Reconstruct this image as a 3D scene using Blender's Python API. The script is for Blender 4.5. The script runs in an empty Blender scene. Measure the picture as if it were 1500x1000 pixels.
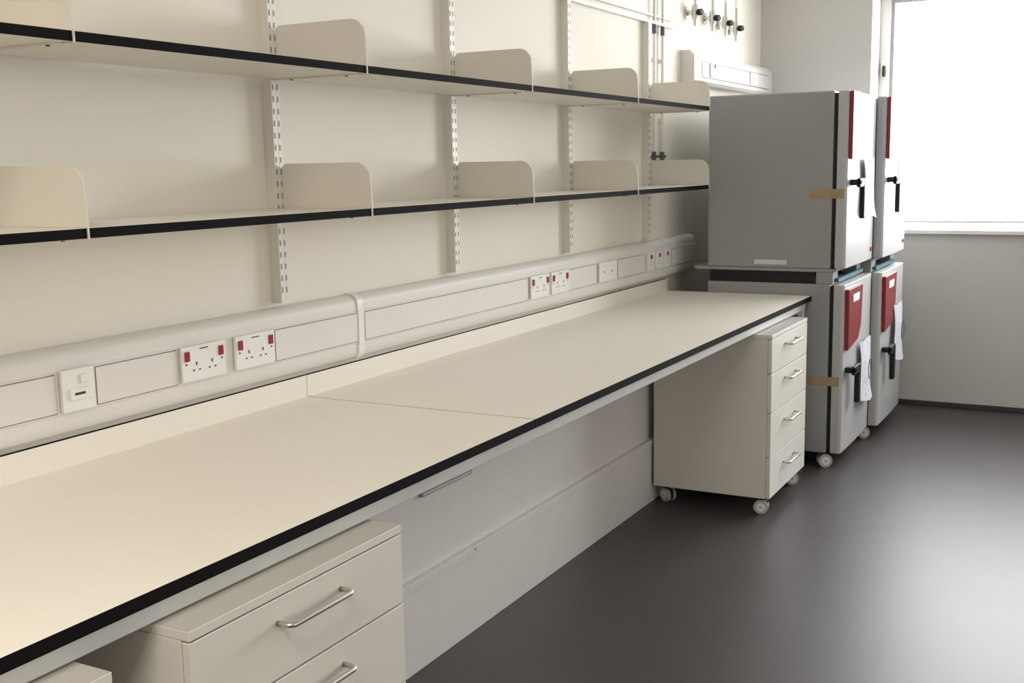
import bpy, bmesh, math
from mathutils import Vector, Matrix
scene=bpy.context.scene
COL=scene.collection
try: scene.view_settings.view_transform='Standard'
except Exception: pass

# ---------------------------------------------------------------- materials
def mat(name,c,rough=.5,metal=0,var=0.04,scale=6,bump=0.0,bscale=300,c2=None,spec=.5,coat=0):
    m=bpy.data.materials.new(name); m.use_nodes=True; nt=m.node_tree; b=nt.nodes["Principled BSDF"]
    tc=nt.nodes.new("ShaderNodeTexCoord"); n=nt.nodes.new("ShaderNodeTexNoise"); n.inputs["Scale"].default_value=scale; n.inputs["Detail"].default_value=4
    nt.links.new(tc.outputs["Object"],n.inputs["Vector"])
    r=nt.nodes.new("ShaderNodeValToRGB"); 
    a=[max(0,x*(1-var)) for x in c]; d=[min(1,x*(1+var)) for x in (c2 or c)]
    r.color_ramp.elements[0].color=(*a,1); r.color_ramp.elements[1].color=(*d,1)
    r.color_ramp.elements[0].position=.3; r.color_ramp.elements[1].position=.7
    nt.links.new(n.outputs["Fac"],r.inputs["Fac"]); nt.links.new(r.outputs["Color"],b.inputs["Base Color"])
    b.inputs["Roughness"].default_value=rough; b.inputs["Metallic"].default_value=metal
    b.inputs["Specular IOR Level"].default_value=spec; b.inputs["Coat Weight"].default_value=coat
    if bump>0:
        n2=nt.nodes.new("ShaderNodeTexNoise"); n2.inputs["Scale"].default_value=bscale
        nt.links.new(tc.outputs["Object"],n2.inputs["Vector"])
        bp=nt.nodes.new("ShaderNodeBump"); bp.inputs["Strength"].default_value=bump; bp.inputs["Distance"].default_value=.002
        nt.links.new(n2.outputs["Fac"],bp.inputs["Height"]); nt.links.new(bp.outputs["Normal"],b.inputs["Normal"])
    return m
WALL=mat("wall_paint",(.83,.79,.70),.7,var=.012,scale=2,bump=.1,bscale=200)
WALLF=mat("far_wall_shaded",(.58,.56,.535),.75,var=.015,scale=2,bump=.1,bscale=200)  # darker copy of the wall paint, backlit wall's shade put into the colour
CEIL=mat("ceiling_paint",(.8,.79,.76),.8,var=.01)
FLOOR=mat("vinyl_floor",(.068,.061,.061),.41,var=.06,scale=3,bump=.12,bscale=120,spec=.30)
SKIRT=mat("vinyl_skirting",(.04,.036,.037),.5)
LAM=mat("cream_laminate",(.87,.825,.735),.42,var=.012,scale=3,spec=.4)
SHELFM=mat("shelf_laminate",(.83,.795,.71),.5,var=.012,scale=3)
BLACK=mat("black_core",(.006,.005,.006),.75,spec=.08)
CREAMST=mat("cream_steel",(.74,.705,.63),.5,var=.01)
UPR=mat("upright_steel",(.77,.75,.69),.4,var=.01)
SLOT=mat("upright_slot",(.23,.21,.18),.6)
DARK=mat("dark_slot",(.03,.028,.026),.6)
WHITEP=mat("white_plastic",(.84,.83,.80),.4,var=.01)
TRUNK=mat("trunking_plastic",(.76,.735,.70),.5,var=.012,spec=.35)
LINE=mat("joint_line",(.24,.23,.22),.6)
RED=mat("red_plastic",(.30,.008,.012),.3)
DRED=mat("dark_red_panel",(.22,.008,.013),.3,var=.06)
PED=mat("white_melamine",(.73,.705,.64),.45,var=.012)
PTOP=mat("grey_edge_melamine",(.48,.465,.42),.5,var=.02)
PANEL=mat("panel_laminate",(.76,.73,.69),.4,var=.012)
RAILM=mat("rail_steel",(.64,.635,.61),.4)
SLOTG=mat("pull_slot_grey",(.30,.29,.28),.4)
CHROME=mat("brushed_steel",(.62,.60,.56),.25,metal=1,var=.03)
GREY=mat("grey_cabinet_steel",(.31,.312,.306),.45,var=.02,scale=2)
DOORM=mat("incubator_door_white",(.46,.46,.46),.38,var=.01)
RUBBER=mat("black_rubber",(.012,.012,.013),.5,spec=.3)
CLIP=mat("grey_fitting",(.10,.10,.10),.5)
WHEEL=mat("wheel_tread",(.48,.47,.44),.5)
PAPER=mat("paper",(.62,.62,.67),.8,var=.04)
INK=mat("ink",(.08,.08,.12),.7)
TAPE=mat("tan_tape",(.36,.265,.15),.6,var=.08,scale=20)
FRAME=mat("window_frame",(.35,.35,.35),.4)
SILL=mat("sill_paint",(.78,.77,.75),.4)
CYAN=mat("teal_foam",(.03,.12,.15),.6)

# ---------------------------------------------------------------- mesh helpers
def bx(bm,x0,x1,y0,y1,z0,z1,mi=0,mtop=None,M=None):
    vs=[bm.verts.new(Vector(p)) for p in ((x0,y0,z0),(x1,y0,z0),(x1,y1,z0),(x0,y1,z0),(x0,y0,z1),(x1,y0,z1),(x1,y1,z1),(x0,y1,z1))]
    if M is not None:
        for v in vs: v.co=M@v.co
    F=[(3,2,1,0),(4,5,6,7),(0,1,5,4),(1,2,6,5),(2,3,7,6),(3,0,4,7)]
    for i,f in enumerate(F):
        fc=bm.faces.new([vs[j] for j in f]); fc.material_index=mi
        if mtop is not None and i in (0,1): fc.material_index=mtop
def prism(bm,poly,axis,a,b,mi=0,cap=None):
    def P(p,t):
        l=list(p); l.insert(axis,t); return Vector(l)
    A=[bm.verts.new(P(p,a)) for p in poly]; B=[bm.verts.new(P(p,b)) for p in poly]
    n=len(poly); fs=[]
    fs.append(bm.faces.new(A)); fs.append(bm.faces.new(B[::-1]))
    for i in range(n):
        fs.append(bm.faces.new([A[i],B[i],B[(i+1)%n],A[(i+1)%n]]))
    for i,f in enumerate(fs): f.material_index=cap if (cap is not None and i<2) else mi
def cyl(bm,p0,p1,r,seg=20,mi=0,r2=None):
    p0=Vector(p0);p1=Vector(p1);d=p1-p0
    q=d.to_track_quat('Z','Y').to_matrix().to_4x4(); T=Matrix.Translation((p0+p1)/2)@q
    g=bmesh.ops.create_cone(bm,cap_ends=True,segments=seg,radius1=r,radius2=r if r2 is None else r2,depth=d.length,matrix=T)
    for v in g['verts']:
        for f in v.link_faces: f.material_index=mi
def tube(bm,pts,r,seg=10,mi=0):
    pts=[Vector(p) for p in pts]; rings=[]
    for i,p in enumerate(pts):
        if i==0:t=pts[1]-p
        elif i==len(pts)-1:t=p-pts[i-1]
        else:t=(pts[i+1]-p).normalized()+(p-pts[i-1]).normalized()
        t.normalize(); u=t.orthogonal() if i==0 else (U-t*U.dot(t)); u.normalize(); U=u; w=t.cross(u)
        rings.append([bm.verts.new(p+r*(math.cos(2*math.pi*k/seg)*u+math.sin(2*math.pi*k/seg)*w)) for k in range(seg)])
    for a,b in zip(rings,rings[1:]):
        for k in range(seg):
            f=bm.faces.new([a[k],a[(k+1)%seg],b[(k+1)%seg],b[k]]); f.material_index=mi; f.smooth=True
    for rr in (rings[0][::-1],rings[-1]):
        f=bm.faces.new(rr); f.material_index=mi
def obj(name,bm,mats,parent=None,loc=(0,0,0),bevel=0,smooth=False,rot=None):
    bmesh.ops.recalc_face_normals(bm,faces=bm.faces)
    me=bpy.data.meshes.new(name); bm.to_mesh(me); bm.free()
    for m in mats: me.materials.append(m)
    o=bpy.data.objects.new(name,me); COL.objects.link(o); o.location=loc
    if rot: o.rotation_euler=rot
    if parent: o.parent=parent
    if smooth:
        for p in me.polygons: p.use_smooth=True
        e=o.modifiers.new("e",'EDGE_SPLIT'); e.split_angle=math.radians(35)
    if bevel:
        b=o.modifiers.new("b",'BEVEL'); b.width=bevel; b.segments=2; b.limit_method='ANGLE'; b.angle_limit=math.radians(40)
    return o
def thing(name,label,cat,loc=(0,0,0),group=None):
    o=bpy.data.objects.new(name,None); o.empty_display_size=.1; COL.objects.link(o); o.location=loc
    o["label"]=label;o["category"]=cat
    if group:o["group"]=group
    return o
def tag(o,label,cat,group=None):
    o["label"]=label;o["category"]=cat
    if group:o["group"]=group
    return o
def copy_thing(root,loc,label=None):
    def rec(o,par):
        n=o.copy(); COL.objects.link(n); n.parent=par
        for c in o.children: rec(c,n)
        return n
    ch=list(root.children)
    n=root.copy(); COL.objects.link(n); n.location=loc
    for c in ch: rec(c,n)
    if label:n["label"]=label
    return n
def box(name,a,m,parent=None,bevel=0):
    bm=bmesh.new(); bx(bm,*a); return obj(name,bm,[m],parent,bevel=bevel)
def struct(o): o["kind"]="structure"; return o

# ---------------------------------------------------------------- room
XW=-2.175; YF=7.58; XR=3.0; YB=-3.0; ZC=3.0; T=.36
WX0,WX1,WZ0,WZ1=-1.458,1.6,1.115,2.635
struct(box("wall_left",(XW-.15,XW,YB-.15,YF+T,-.1,ZC+.1),WALL))
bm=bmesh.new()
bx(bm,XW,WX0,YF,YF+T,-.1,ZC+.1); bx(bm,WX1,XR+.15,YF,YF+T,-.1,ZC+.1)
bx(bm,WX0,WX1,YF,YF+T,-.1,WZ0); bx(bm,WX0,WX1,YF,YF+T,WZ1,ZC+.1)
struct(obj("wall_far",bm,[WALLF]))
SY0,SY1,SZ0,SZ1=0.3,3.6,1.1,2.6
bm=bmesh.new()
bx(bm,XR,XR+.2,YB,SY0,-.1,ZC+.1); bx(bm,XR,XR+.2,SY1,YF,-.1,ZC+.1); bx(bm,XR,XR+.2,SY0,SY1,-.1,SZ0); bx(bm,XR,XR+.2,SY0,SY1,SZ1,ZC+.1)
struct(obj("wall_right",bm,[WALL]))
struct(box("wall_back",(XW,XR,YB-.15,YB,-.1,ZC+.1),WALL))
struct(box("floor",(XW,XR,YB,YF,-.1,0),FLOOR))
struct(box("ceiling",(XW,XR,YB,YF,ZC,ZC+.1),CEIL))
struct(box("baseboard_far",(XW,XR,YF-.012,YF,0,.035),SKIRT,bevel=.004))
def window(name,x0,x1,y0,y1,z0,z1,w,axis,mull):
    bm=bmesh.new()
    if axis=='x':
        bx(bm,x0,x0+w,y0,y1,z0,z1); bx(bm,x1-w,x1,y0,y1,z0,z1); bx(bm,x0+w,x1-w,y0,y1,z0,z0+.03); bx(bm,x0+w,x1-w,y0,y1,z1-.05,z1,1)
        for m in mull: bx(bm,m-.03,m+.03,y0,y1,z0+.045,z1-.05)
        bx(bm,x0+w,x0+w+.022,y0+.01,y1,z0+.03,z1-.05,1); bx(bm,x0+w+.022,x1-w,y0+.01,y1,z0+.03,z0+.042,1)
    else:
        bx(bm,x0,x1,y0,y0+w,z0,z1); bx(bm,x0,x1,y1-w,y1,z0,z1); bx(bm,x0,x1,y0+w,y1-w,z0,z0+.045); bx(bm,x0,x1,y0+w,y1-w,z1-.05,z1)
        for m in mull: bx(bm,x0,x1,m-.03,m+.03,z0+.045,z1-.05)
    return struct(obj(name,bm,[SILL,FRAME],bevel=.003))
window("window_1",WX0,WX1,YF+.28,YF+.34,WZ0+.025,WZ1,.065,'x',[.25])
window("window_2",XR+.1,XR+.16,SY0,SY1,SZ0,SZ1,.06,'y',[1.95])
bm=bmesh.new(); bx(bm,WX0-.04,WX1+.04,YF-.03,YF,WZ0-.003,WZ0+.024); bx(bm,WX0,WX1,YF,YF+.28,WZ0,WZ0+.024)
struct(obj("trim_1",bm,[SILL],bevel=.004))
h=thing("window_latch","small white window latch with dark key slot on frame","window latch",(WX0+.033,YF+.28,2.17))
bm=bmesh.new(); bx(bm,-.022,.022,-.014,0,-.06,.06); obj("latch_plate",bm,[WHITEP],h,bevel=.003)
bm=bmesh.new(); bx(bm,-.008,.008,-.04,-.014,-.05,.02); obj("latch_lever",bm,[RUBBER],h,bevel=.003)

# ---------------------------------------------------------------- bench
BX0,BX1=-2.155,-1.375; BZ=.90; SEAM=2.672; BY0,BY1=.35,5.785
bench=thing("workbench","long cream laminate workbench with black edge along wall","workbench",(-1.765,3.1,0))
def wb(o): o.location=Vector(o.location)-bench.location; o.parent=bench; return o
for a,b in ((BY0,SEAM-.0015),(SEAM+.0015,BY1)):
    bm=bmesh.new(); bx(bm,BX0,BX1,a,b,BZ-.025,BZ,1,0); o=obj("worktop",bm,[LAM,BLACK]); 
    wb(o); o["label"]="cream laminate worktop with black core edge"
    bm=bmesh.new(); bx(bm,BX0-.014,BX0,a,b,BZ-.025,BZ+.066,0)
    for f in bm.faces:
        if sum(v.co.z for v in f.verts)/4>BZ+.065: f.material_index=1
    o=obj("upstand",bm,[LAM,BLACK]); wb(o)
bm=bmesh.new(); bx(bm,BX1-.055,BX1-.022,BY0+.05,BY1-.03,.832,.8745); wb(obj("support_rail",bm,[RAILM],bevel=.004))
bm=bmesh.new(); bx(bm,BX0+.2,BX0+.24,BY0+.05,BY1-.03,.832,.8745); wb(obj("support_rail",bm,[RAILM],bevel=.004))
bm=bmesh.new(); bx(bm,BX0+.24,BX1-.055,BY1-.07,BY1-.03,.832,.8745); wb(obj("cross_rail",bm,[RAILM],bevel=.004))
for y in (.44,5.735):
    bm=bmesh.new(); bx(bm,BX1-.055,BX1-.025,y-.02,y+.02,0.012,.832); cyl(bm,(BX1-.04,y,0),(BX1-.04,y,.014),.02)
    wb(obj("leg",bm,[RAILM],bevel=.003))

sp=thing("boxed_panelling","white laminate panelling boxing in space under workbench","wall panelling",(-1.9,3.1,0))
def ws(o): o.location=Vector(o.location)-sp.location; o.parent=sp; return o
PX=-1.887
bm=bmesh.new(); bx(bm,PX-.018,PX,BY0,BY1-.07,0,.288); ws(obj("lower_panel",bm,[PANEL],bevel=.002))
bm=bmesh.new(); bx(bm,PX-.038,PX-.02,BY0,BY1-.07,.292,.825); ws(obj("upper_panel",bm,[PANEL]))
bm=bmesh.new(); bx(bm,PX-.05,PX+.004,BY0,BY1-.07,.272,.302); 
for y in (3.2,): cyl(bm,(PX+.004,y,.293),(PX+.008,y,.293),.006,12)
ws(obj("ledge_rail",bm,[PANEL],bevel=.003))
bm=bmesh.new(); bx(bm,PX-.02,PX-.004,2.89,3.2,.555,.573,0); bx(bm,PX-.0045,PX-.003,2.895,3.195,.559,.565,1); ws(obj("pull_slot",bm,[SLOTG,RAILM],bevel=.001))

# ---------------------------------------------------------------- pedestal
def caster(parent,loc,r=.036,zt=.084,ang=0):
    c=bpy.data.objects.new("caster",None); COL.objects.link(c); c.parent=parent; c.location=loc; c.rotation_euler=(0,0,ang); c.empty_display_size=.05
    for s in (-1,1): 
        bm=bmesh.new(); cyl(bm,(0,s*.009,r),(0,s*.024,r),r,28,0); cyl(bm,(0,s*.024,r),(0,s*.027,r),r*.62,24,1); cyl(bm,(0,s*.027,r),(0,s*.0285,r),r*.2,16,0)
        obj("wheel",bm,[WHEEL,WHITEP],c,bevel=.002)
    bm=bmesh.new(); cyl(bm,(-.0,0,r),(0,0,zt),.009,14); bx(bm,-.03,.03,-.008,.008,r*.6,r*1.75); bx(bm,-.03,.03,-.03,.03,min(r*2.15,zt-.003),zt)
    obj("fork",bm,[RUBBER],c,bevel=.002)
    return c
PD,PW=.553,.63
def pedestal(loc,label):
    p=thing("drawer_pedestal",label,"drawer unit",loc,"mobile drawer pedestals under the bench")
    x0,x1=-PD/2,PD/2; y0,y1=-PW/2,PW/2; zb,zt=.083,.829
    bm=bmesh.new()
    xf=x1-.019
    bx(bm,x0,xf,y0,y0+.018,zb,zt-.0185); bx(bm,x0,xf,y1-.018,y1,zb,zt-.0185); bx(bm,x0,x0+.01,y0+.018,y1-.018,zb,zt-.0185); bx(bm,x0+.01,xf,y0+.018,y1-.018,zb,zb+.018)
    bx(bm,x0+.01,xf-.02,y0+.018,y1-.018,.4,.41)
    obj("carcass",bm,[PED],p,bevel=.001)
    bm=bmesh.new(); bx(bm,x0,x1,y0,y1,zt-.018,zt,0,1); obj("top_panel",bm,[PED,PTOP],p,bevel=.0015)
    for a,b,hz in ((.0845,.272,.205),(.276,.474,.408),(.478,.652,.604),(.656,.808,.762)):
        bm=bmesh.new(); bx(bm,xf+.001,x1,y0+.001,y1-.001,a,b); d=obj("drawer",bm,[PED],p,bevel=.0015)
        bm=bmesh.new(); w=.095; so=.034
        pts=[(x1-.001,-w,hz)]
        for k in range(7):
            t=math.pi/2*k/6; pts.append((x1+so-.014+.014*math.sin(t),-w+.014-.014*math.cos(t),hz))
        pts+= [(q[0],-q[1],q[2]) for q in pts[::-1]]
        tube(bm,pts,.0055,12); obj("handle",bm,[CHROME],d)["label"]="brushed steel bow handle"
    for sx in (-1,1):
        for sy in (-1,1): caster(p,(sx*.225,sy*.26,0),.033,ang=.35*sx+.2*sy)
    return p
pcx=-1.32-PD/2
p1=pedestal((pcx,5.165,0),"white four-drawer pedestal on castors beside the incubators")
copy_thing(p1,(pcx,1.615,0),"white drawer pedestal with steel handles under cream worktop")
copy_thing(p1,(pcx,.823,0),"white drawer pedestal showing grey top edge beside another pedestal")

# ---------------------------------------------------------------- shelving
YS=[.62,1.60,2.583,3.565,4.545,5.49]
SXF=-1.828; SXB=-2.138
def upright(y):
    bm=bmesh.new(); z0,z1=1.2,2.285
    bx(bm,-.036,-.004,-.016,.016,z0,z1,0)
    for s in (-1,1): bx(bm,-.004,0,s*.016 if s<0 else .004,-.004 if s<0 else .016,z0,z1,0)
    bx(bm,-.004,-.0005,-.004,.004,z0,z1,0)
    z=z0+.03
    while z<z1-.03:
        for s in (-1,1): bx(bm,-.003,.0006,s*.0095-.0024,s*.0095+.0024,z,z+.016,1)
        z+=.034
    o=obj("shelf_upright",bm,[UPR,SLOT],loc=(-2.139,y-.012,0))
    return tag(o,"cream slotted steel shelving upright fixed to wall","shelf upright","slotted wall uprights")
for y in YS[1:]: upright(y)
def shelf(y0,y1,zt,label,first):
    s=thing("wall_shelf",label,"shelf",((SXF+SXB)/2,(y0+y1)/2,zt),"cream wall shelves")
    hx=(SXF-SXB)/2; hy=(y1-y0)/2
    bm=bmesh.new(); bx(bm,-hx,hx,-hy+.003,hy-.003,-.0205,0,1,0); obj("shelf_board",bm,[SHELFM,BLACK],s)
    ends=[hy]+([-hy] if first else [])
    for e in ends:
        R=.05; H=.127; poly=[(-hx,-.0225),(-hx,H-.012),(-hx+.012,H)]
        for k in range(9):
            t=math.pi/2*k/8; poly.append((hx-R+R*math.sin(t),H-R+R*math.cos(t)))
        poly+=[(hx+.003,0),(hx+.003,-.0225)]
        bm=bmesh.new(); prism(bm,poly,1,e-.0015,e+.0015)
        obj("end_plate",bm,[CREAMST],s)["label"]="rounded cream steel end plate"
        bm=bmesh.new(); bx(bm,-hx,hx-.03,e-.022,e-.003,-.0245,-.0205)
        cyl(bm,(hx-.06,e-.012,-.027),(hx-.06,e-.012,-.0244),.004,10,1); cyl(bm,(-hx+.06,e-.012,-.027),(-hx+.06,e-.012,-.0244),.004,10,1)
        obj("shelf_bracket",bm,[CREAMST,DARK],s)
    return s
for i in range(5):
    shelf(YS[i],YS[i+1],1.4736,"cream laminate lower wall shelf with black front edge",i==0)
for i in range(5):
    shelf(YS[i],YS[i+1],1.8588,"cream laminate upper wall shelf with black front edge",i==0)

# ---------------------------------------------------------------- dado trunking
def trunk_profile(xb,xf,z0,z1):
    a0=z0+.05; a1=z1-.055
    pts=[(xb,z0)]
    pts.append((xf-.022,z0))
    for k in range(6):
        t=k/5*math.pi/2; pts.append((xf-.022+.018*math.sin(t),z0+.0+.03*(1-math.cos(t))))
    pts+=[(xf-.004,a0-.004),(xf-.0015,a0-.002),(xf-.0015,a1+.002),(xf-.004,a1+.004)]
    zc=z1-.03
    for k in range(7):
        t=k/6*math.pi/2; pts.append((xf-.004-.032*(1-math.cos(t)),zc+(z1-zc)*math.sin(t)))
    pts.append((xb,z1+.001))
    return pts
TX=-2.125; XT=XW+.002
tr=thing("dado_trunking","white plastic dado trunking running along wall above bench","cable trunking",(-2.15,3.3,1.09))
def wt(o,par=tr): o.location=Vector(o.location)-par.location; o.parent=par; return o
for a,b in ((.4,2.922),(2.926,6.15)):
    bm=bmesh.new(); prism(bm,trunk_profile(XT,TX,.985,1.186),1,a,b); 
    wt(obj("trunking_body",bm,[TRUNK],smooth=True))
bm=bmesh.new(); prism(bm,[(p[0]+(.004 if p[0]>XT+.001 else 0),p[1]+(.003 if p[1]>1.09 else -.003)) for p in trunk_profile(XT,TX,.985,1.186)],1,2.905,2.935)
wt(obj("joint_cover",bm,[WHITEP],smooth=True))
for a,b in ((.45,1.735),(1.85,2.115),(2.50,2.9),(2.94,4.08),(4.465,4.77),(5.02,5.37),(5.76,6.12)):
    bm=bmesh.new(); bx(bm,TX-.003,TX-.0005,a,b,1.037,1.130,1); bx(bm,TX-.001,TX+.001,a+.002,b-.002,1.0395,1.1275,0)
    wt(obj("cover_panel",bm,[TRUNK,LINE]))
GRP="double sockets on the trunking"
def pins(bm,y,z,mi):
    bx(bm,.0092,.0099,y-.0022,y+.0022,z+.008,z+.018,mi)
    for s in (-1,1): bx(bm,.0092,.0099,y+s*.011-.0035,y+s*.011+.0035,z-.006,z-.0022,mi)
def dsock(y0,y1,zc=1.087,x=TX+.001,hh=.046,lab="white double socket with two red rocker switches on trunking"):
    w=(y1-y0)/2; s=thing("double_socket",lab,"power socket",(x,(y0+y1)/2,zc),GRP)
    bm=bmesh.new(); bx(bm,0,.009,-w,w,-hh,hh,0)
    for q in (-.36*w,.36*w): pins(bm,q,-.014,1)
    for q in (-1,1): cyl(bm,(.009,q*w*.82,-.0),(.0097,q*w*.82,0),.003,10,1)
    bx(bm,.0092,.0098,-.016,.016,.035,.038,1)
    obj("face_plate",bm,[WHITEP,DARK],s,bevel=.0015)
    for q in (-.78*w,.78*w):
        bm=bmesh.new(); bx(bm,.009,.013,q-.0085,q+.0085,.008,.034,0); obj("rocker_switch",bm,[RED],s,bevel=.0015)["label"]="red rocker switch"
    return s
dsock(2.122,2.283);dsock(2.325,2.487);dsock(4.092,4.262);dsock(4.283,4.452)
def plate(name,y0,y1,kind,lab,cat,zc=1.087,x=TX+.001,hh=.045):
    w=(y1-y0)/2; s=thing(name,lab,cat,(x,(y0+y1)/2,zc))
    bm=bmesh.new(); bx(bm,0,.009,-w,w,-hh,hh,0); 
    if kind=='spur':
        bx(bm,.009,.014,-w*.6,w*.55,-.022,.004,0); bx(bm,.014,.0146,-w*.35,w*.3,-.012,-.006,1); 
    if kind=='data':
        for q in (-.45*w,.45*w): bx(bm,.009,.0096,q-.006,q+.006,-.006,.004,1)
    if kind=='single': pins(bm,0,-.014,1)
    obj("face_plate",bm,[WHITEP,LINE if kind=='data' else DARK],s,bevel=.0015)
    if kind in('spur','single'):
        bm=bmesh.new(); bx(bm,.009,.013,w*.1 if kind=='spur' else -.009,w*.5 if kind=='spur' else .009,.014,.034,0)
        obj("rocker_switch",bm,[WHITEP if kind=='spur' else RED],s,bevel=.0015)
    return s
plate("fused_switch",1.744,1.838,'spur',"white fused connection unit on trunking","switch",hh=.049)
plate("data_outlet",4.785,4.985,'data',"white data outlet plate on trunking","data outlet")
for a in (5.39,5.51,5.63): plate("single_socket",a,a+.1,'single',"small white single socket with red switch on trunking","power socket")["group"]="single sockets on the trunking"

sv=thing("service_trunking","short white trunking box with outlets high on wall","cable trunking",(-2.13,6.8,2.1))
SVP=[(XW,2.015),(-2.112,2.015),(-2.095,2.032),(-2.095,2.165),(-2.125,2.195),(XW,2.195)]
bm=bmesh.new(); prism(bm,SVP,1,6.03,YF-.001); wt(obj("trunking_body",bm,[TRUNK],bevel=.002),sv)
bm=bmesh.new(); bx(bm,-2.098,-2.0945,6.15,7.5,2.052,2.142,1); bx(bm,-2.096,-2.0925,6.155,7.495,2.057,2.137,0); wt(obj("cover_panel",bm,[TRUNK,LINE]),sv)
plate("single_socket",6.28,6.42,'single',"white socket outlet on high wall trunking","power socket",2.1,-2.0925,.036)
plate("single_socket",7.06,7.2,'data',"white outlet plate on high wall trunking","power socket",2.1,-2.0925,.036)

cn=thing("conduit_rail","thin white horizontal conduit rail fixed above uprights","conduit",(-2.165,3.6,2.3))
bm=bmesh.new(); bx(bm,XW,-2.150,1.2,5.87,2.287,2.303); wt(obj("rail",bm,[UPR],bevel=.003),cn)
bm=bmesh.new(); bx(bm,XW,-2.155,1.2,5.87,2.325,2.335); wt(obj("rail",bm,[UPR],bevel=.002),cn)
for y in (5.58,5.70):
    g=thing("gas_pipe","thin vertical white service pipe with dark end fitting","pipe",(-2.155,y,0),"vertical service pipes")
    bm=bmesh.new(); cyl(bm,(0,0,1.63),(0,0,ZC),.008,14); obj("pipe",bm,[UPR],g,smooth=True)
    for z in (1.60,2.24):
        bm=bmesh.new(); cyl(bm,(0,0,z),(0,0,z+.045),.0115,14)
        if z<2: cyl(bm,(-.018,0,1.62),(.02,0,1.62),.007,10)
        obj("pipe_fitting",bm,[CLIP],g,smooth=True)
    for z in (1.8,2.1,2.5,2.8):
        bm=bmesh.new(); bx(bm,-.02,-.002,-.014,.014,z,z+.02); obj("pipe_clip",bm,[UPR],g)
for y,z in ((6.12,2.40),(6.42,2.40),(6.66,2.395),(6.87,2.385)):
    g=thing("gas_tap","small chrome gas tap with black knob on wall","gas tap",(XW,y,z),"gas taps on the wall")
    bm=bmesh.new(); cyl(bm,(0,0,0),(.008,0,0),.036,20); cyl(bm,(.008,0,0),(.05,0,0),.015,14); cyl(bm,(.05,0,-.035),(.05,0,.04),.019,14)
    cyl(bm,(.05,0,-.075),(.05,0,-.035),.009,12,0,.014); cyl(bm,(.05,0,.04),(.05,0,.12),.008,10); 
    obj("tap_body",bm,[CHROME],g,smooth=True)
    bm=bmesh.new(); cyl(bm,(.068,0,0),(.094,0,0),.019,8,0,.016); bx(bm,.076,.092,-.032,.032,-.009,.009); obj("tap_knob",bm,[RUBBER],g,bevel=.002)
    bm=bmesh.new(); cyl(bm,(.05,0,.09),(.05,0,ZC-z),.007,10); obj("feed_pipe",bm,[UPR],g)

# ---------------------------------------------------------------- incubators
def rrect(x0,x1,z0,z1,r,n=5):
    P=[]
    for cx,cz,a in ((x1-r,z1-r,0),(x0+r,z1-r,90),(x0+r,z0+r,180),(x1-r,z0+r,270)):
        for k in range(n+1):
            t=math.radians(a+90*k/n); P.append((cx+r*math.cos(t),cz+r*math.sin(t)))
    return P
IW=.715
def incubator(loc,H,upper,label):
    s=thing("incubator",label,"incubator",loc,"stacked laboratory incubators")
    bm=bmesh.new(); 
    bx(bm,-.725,-.078,0,IW,0,H,0); obj("cabinet_body",bm,[GREY],s,bevel=.008)
    bm=bmesh.new(); bx(bm,-.0785,-.058,.012,IW-.012,.012,H-.012,0); obj("door_seal",bm,[RUBBER],s)
    poly=[(-.058,0),(-.018,0),(-.006,.012)]
    poly+=[(0.004*math.sin(math.pi*k/8)-.004+0.0, .03+(IW-.06)*k/8) for k in range(9)]
    poly+=[(-.006,IW-.012),(-.018,IW),(-.058,IW)]
    bm=bmesh.new(); prism(bm,poly,2,0.004,H-.002); d=obj("door",bm,[DOORM],s,bevel=.003)
    o=H-.86 if not upper else 0
    if upper: pp=[(.008,H-.004),(.20,H-.004),(.20,H-.22),(.15,H-.31),(.008,H-.34)]
    else: pp=[(.02,H-.025),(.37,H-.025),(.345,H-.24),(.28,H-.31),(.03,H-.34)]
    bm=bmesh.new(); prism(bm,pp,0,-.004,.016); c=obj("control_panel",bm,[DRED],d,bevel=.004); c["label"]="dark red control panel"
    if not upper:
        bm=bmesh.new(); prism(bm,[(.12,H-.06),(.28,H-.06),(.27,H-.10),(.12,H-.10)],0,.016,.018); obj("display",bm,[PAPER],c)
    bm=bmesh.new(); hz=.42 if upper else .40+o
    bx(bm,-.002,.05,.05,.09,hz,hz+.03); bx(bm,.03,.05,.05,.20,hz-.01,hz+.035); bx(bm,.026,.052,.15,.20,hz-.17,hz+.035)
    obj("door_handle",bm,[RUBBER],d,bevel=.006)
    if upper:
        bm=bmesh.new(); bx(bm,-.001,.0015,IW-.10,IW-.05,.05,.07); obj("badge",bm,[RED],d)
        bm=bmesh.new(); bx(bm,-.47,-.30,-.0015,.0,.018,.042); obj("sticker",bm,[PAPER],s)
    return s
IX1,IX2=-1.207,-1.155; IY1,IY2=5.79,6.51
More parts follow.
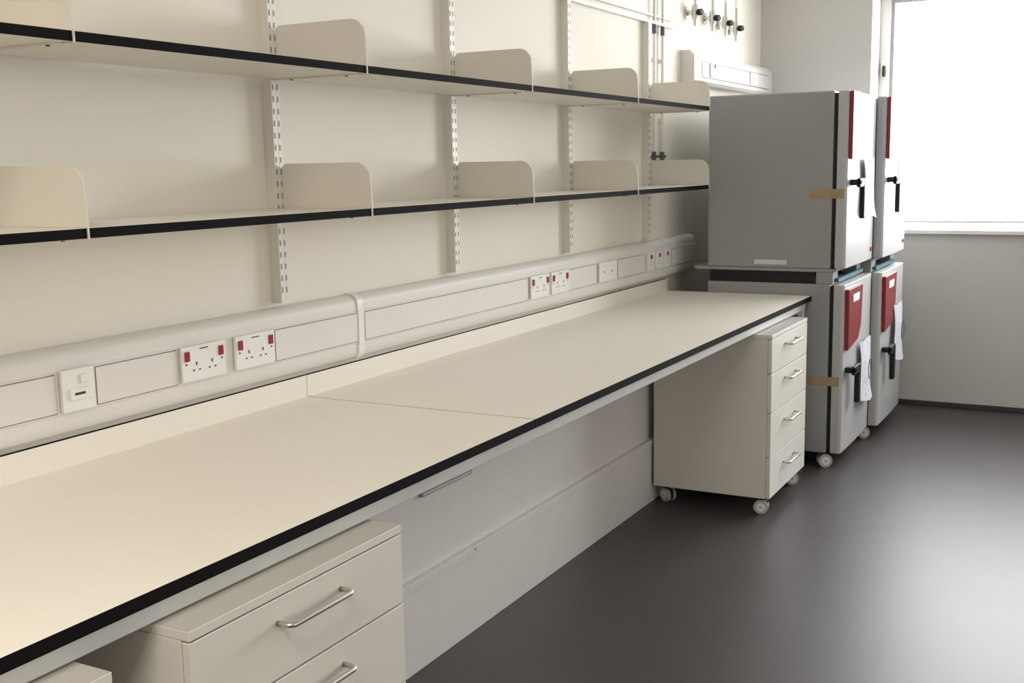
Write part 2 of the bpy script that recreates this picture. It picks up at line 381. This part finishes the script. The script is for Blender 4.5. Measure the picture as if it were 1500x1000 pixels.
for (ix,iy,who) in ((IX1,IY1,"at the bench end"),(IX2,IY2,"by the window")):
    lo=incubator((ix,iy,.078),.882,False,"white lab incubator with red panel on castors "+who)
    for dx in (-.64,-.09):
        for dy in (.03,IW-.07): caster(lo,(dx,dy,-.078),.036,.079,.5)
    fr=thing("stacking_frame","grey metal stacking frame between two incubators "+who,"stand",(ix,iy,.96),"incubator stacking frames")
    bm=bmesh.new(); prism(bm,rrect(-.81,-.055,.002,IW-.002,.03),2,.062,.078); obj("top_plate",bm,[GREY],fr,bevel=.003)
    for a,b in ((-.70,-.62),(-.15,-.065)):
        for c,e in ((.03 if a<-.5 else .005,.12),(IW-.12,IW-.01)):
            bm=bmesh.new(); bx(bm,a,b,c,e,0,.062); obj("foot_block",bm,[GREY],fr,bevel=.003)
    bm=bmesh.new(); bx(bm,-.715,-.16,.015,.02,0,.062); obj("gap_shade_plate",bm,[RUBBER],fr)  # black plate added to stand for the shade in the open gap
    bm=bmesh.new(); bx(bm,-.062,-.045,.05,IW-.05,.008,.028); obj("foam_strip",bm,[CYAN],fr)
    incubator((ix,iy,1.038),.888,True,"upper lab incubator, white door and red panel, "+who)
def tape(z,x0,xd,y):
    bm=bmesh.new(); bx(bm,x0,xd,y-.0015,y,z-.024,z+.024)
    return tag(obj("adhesive_tape",bm,[TAPE]),"tan tape strip holding the incubator door shut","tape","tape strips on incubators")
tape(1.418,-1.40,-1.226,IY1); tape(.46,-1.385,-1.226,IY1)
def sheet(loc,w,h,lean,circle,lab):
    bm=bmesh.new(); n=10; V=[]
    for i in range(n+1):
        for j in range(7):
            u=j/6; v=i/n; V.append(bm.verts.new((.004+.006*math.sin(u*3.1)*(1+v)+.02*v*v+.005*math.sin(u*7+v*5), (u-.5)*w*(1-.12*math.sin(v*4))+lean*v+.01*math.sin(v*6), -v*h+.02*(u-.5)**2-.03*u*v)))
    for i in range(n):
        for j in range(6): bm.faces.new([V[i*7+j],V[i*7+j+1],V[(i+1)*7+j+1],V[(i+1)*7+j]])
    g=thing("paper_sheet",lab,"paper",loc,"papers on incubator doors")
    o=obj("sheet",bm,[PAPER],g); sm=o.modifiers.new("s",'SOLIDIFY'); sm.thickness=.0008
    if circle:
        bm=bmesh.new(); pts=[(.036,math.cos(t*math.pi/12)*.045+lean*.6,-h*.5+math.sin(t*math.pi/12)*.055) for t in range(25)]
        tube(bm,pts,.0022,6); obj("ring_mark",bm,[INK],g)
    return g
sheet((IX1+.012,6.20,1.59),.26,.29,.03,False,"white paper notice hanging on upper incubator door")
sheet((IX1+.012,6.24,.62),.28,.32,.02,True,"white paper with ring mark on lower incubator door")
sheet((IX2+.012,6.98,1.60),.22,.26,.02,False,"white paper notice on upper incubator by window")
sheet((IX2+.014,6.92,.74),.26,.32,.02,True,"creased white paper on lower incubator by window")

# ---------------------------------------------------------------- lights
def area(name,loc,rot,sx,sy,power,col,spread=180):
    l=bpy.data.lights.new(name,'AREA'); l.shape='RECTANGLE'; l.size=sx; l.size_y=sy; l.energy=power; l.color=col; l.spread=math.radians(spread)
    o=bpy.data.objects.new(name,l); COL.objects.link(o); o.location=loc; o.rotation_euler=rot; return o
area("daylight",((WX0+WX1)/2,YF+.45,1.9),(math.radians(-90),0,0),3.2,1.6,225,(.96,.98,1.0),160)
area("side_daylight",(XR+.3,1.95,1.85),(0,math.radians(90),0),1.5,3.3,17,(1,.95,.89))
area("warm_fill_light",(-.6,-.5,ZC-.03),(0,0,0),1.0,1.4,68,(1,.90,.79))  # added warm fill from above and behind the camera, no fixture there
w=bpy.data.worlds.new("sky"); scene.world=w; w.use_nodes=True
w.node_tree.nodes["Background"].inputs[0].default_value=(.93,.97,1,1); w.node_tree.nodes["Background"].inputs[1].default_value=1.3

# ---------------------------------------------------------------- camera
R=[[0.88107,0.47264,-0.01792],[0.05666,-0.1431,-0.98808],[-0.46957,0.86956,-0.15286]]
cd=bpy.data.cameras.new("camera"); cam=bpy.data.objects.new("camera",cd); COL.objects.link(cam)
cd.sensor_width=36; cd.lens=1652.073/1500*36; cd.clip_start=.05
mw=Matrix(((R[0][0],-R[1][0],-R[2][0],0),(R[0][1],-R[1][1],-R[2][1],0),(R[0][2],-R[1][2],-R[2][2],1.58),(0,0,0,1)))
cam.matrix_world=mw; scene.camera=cam
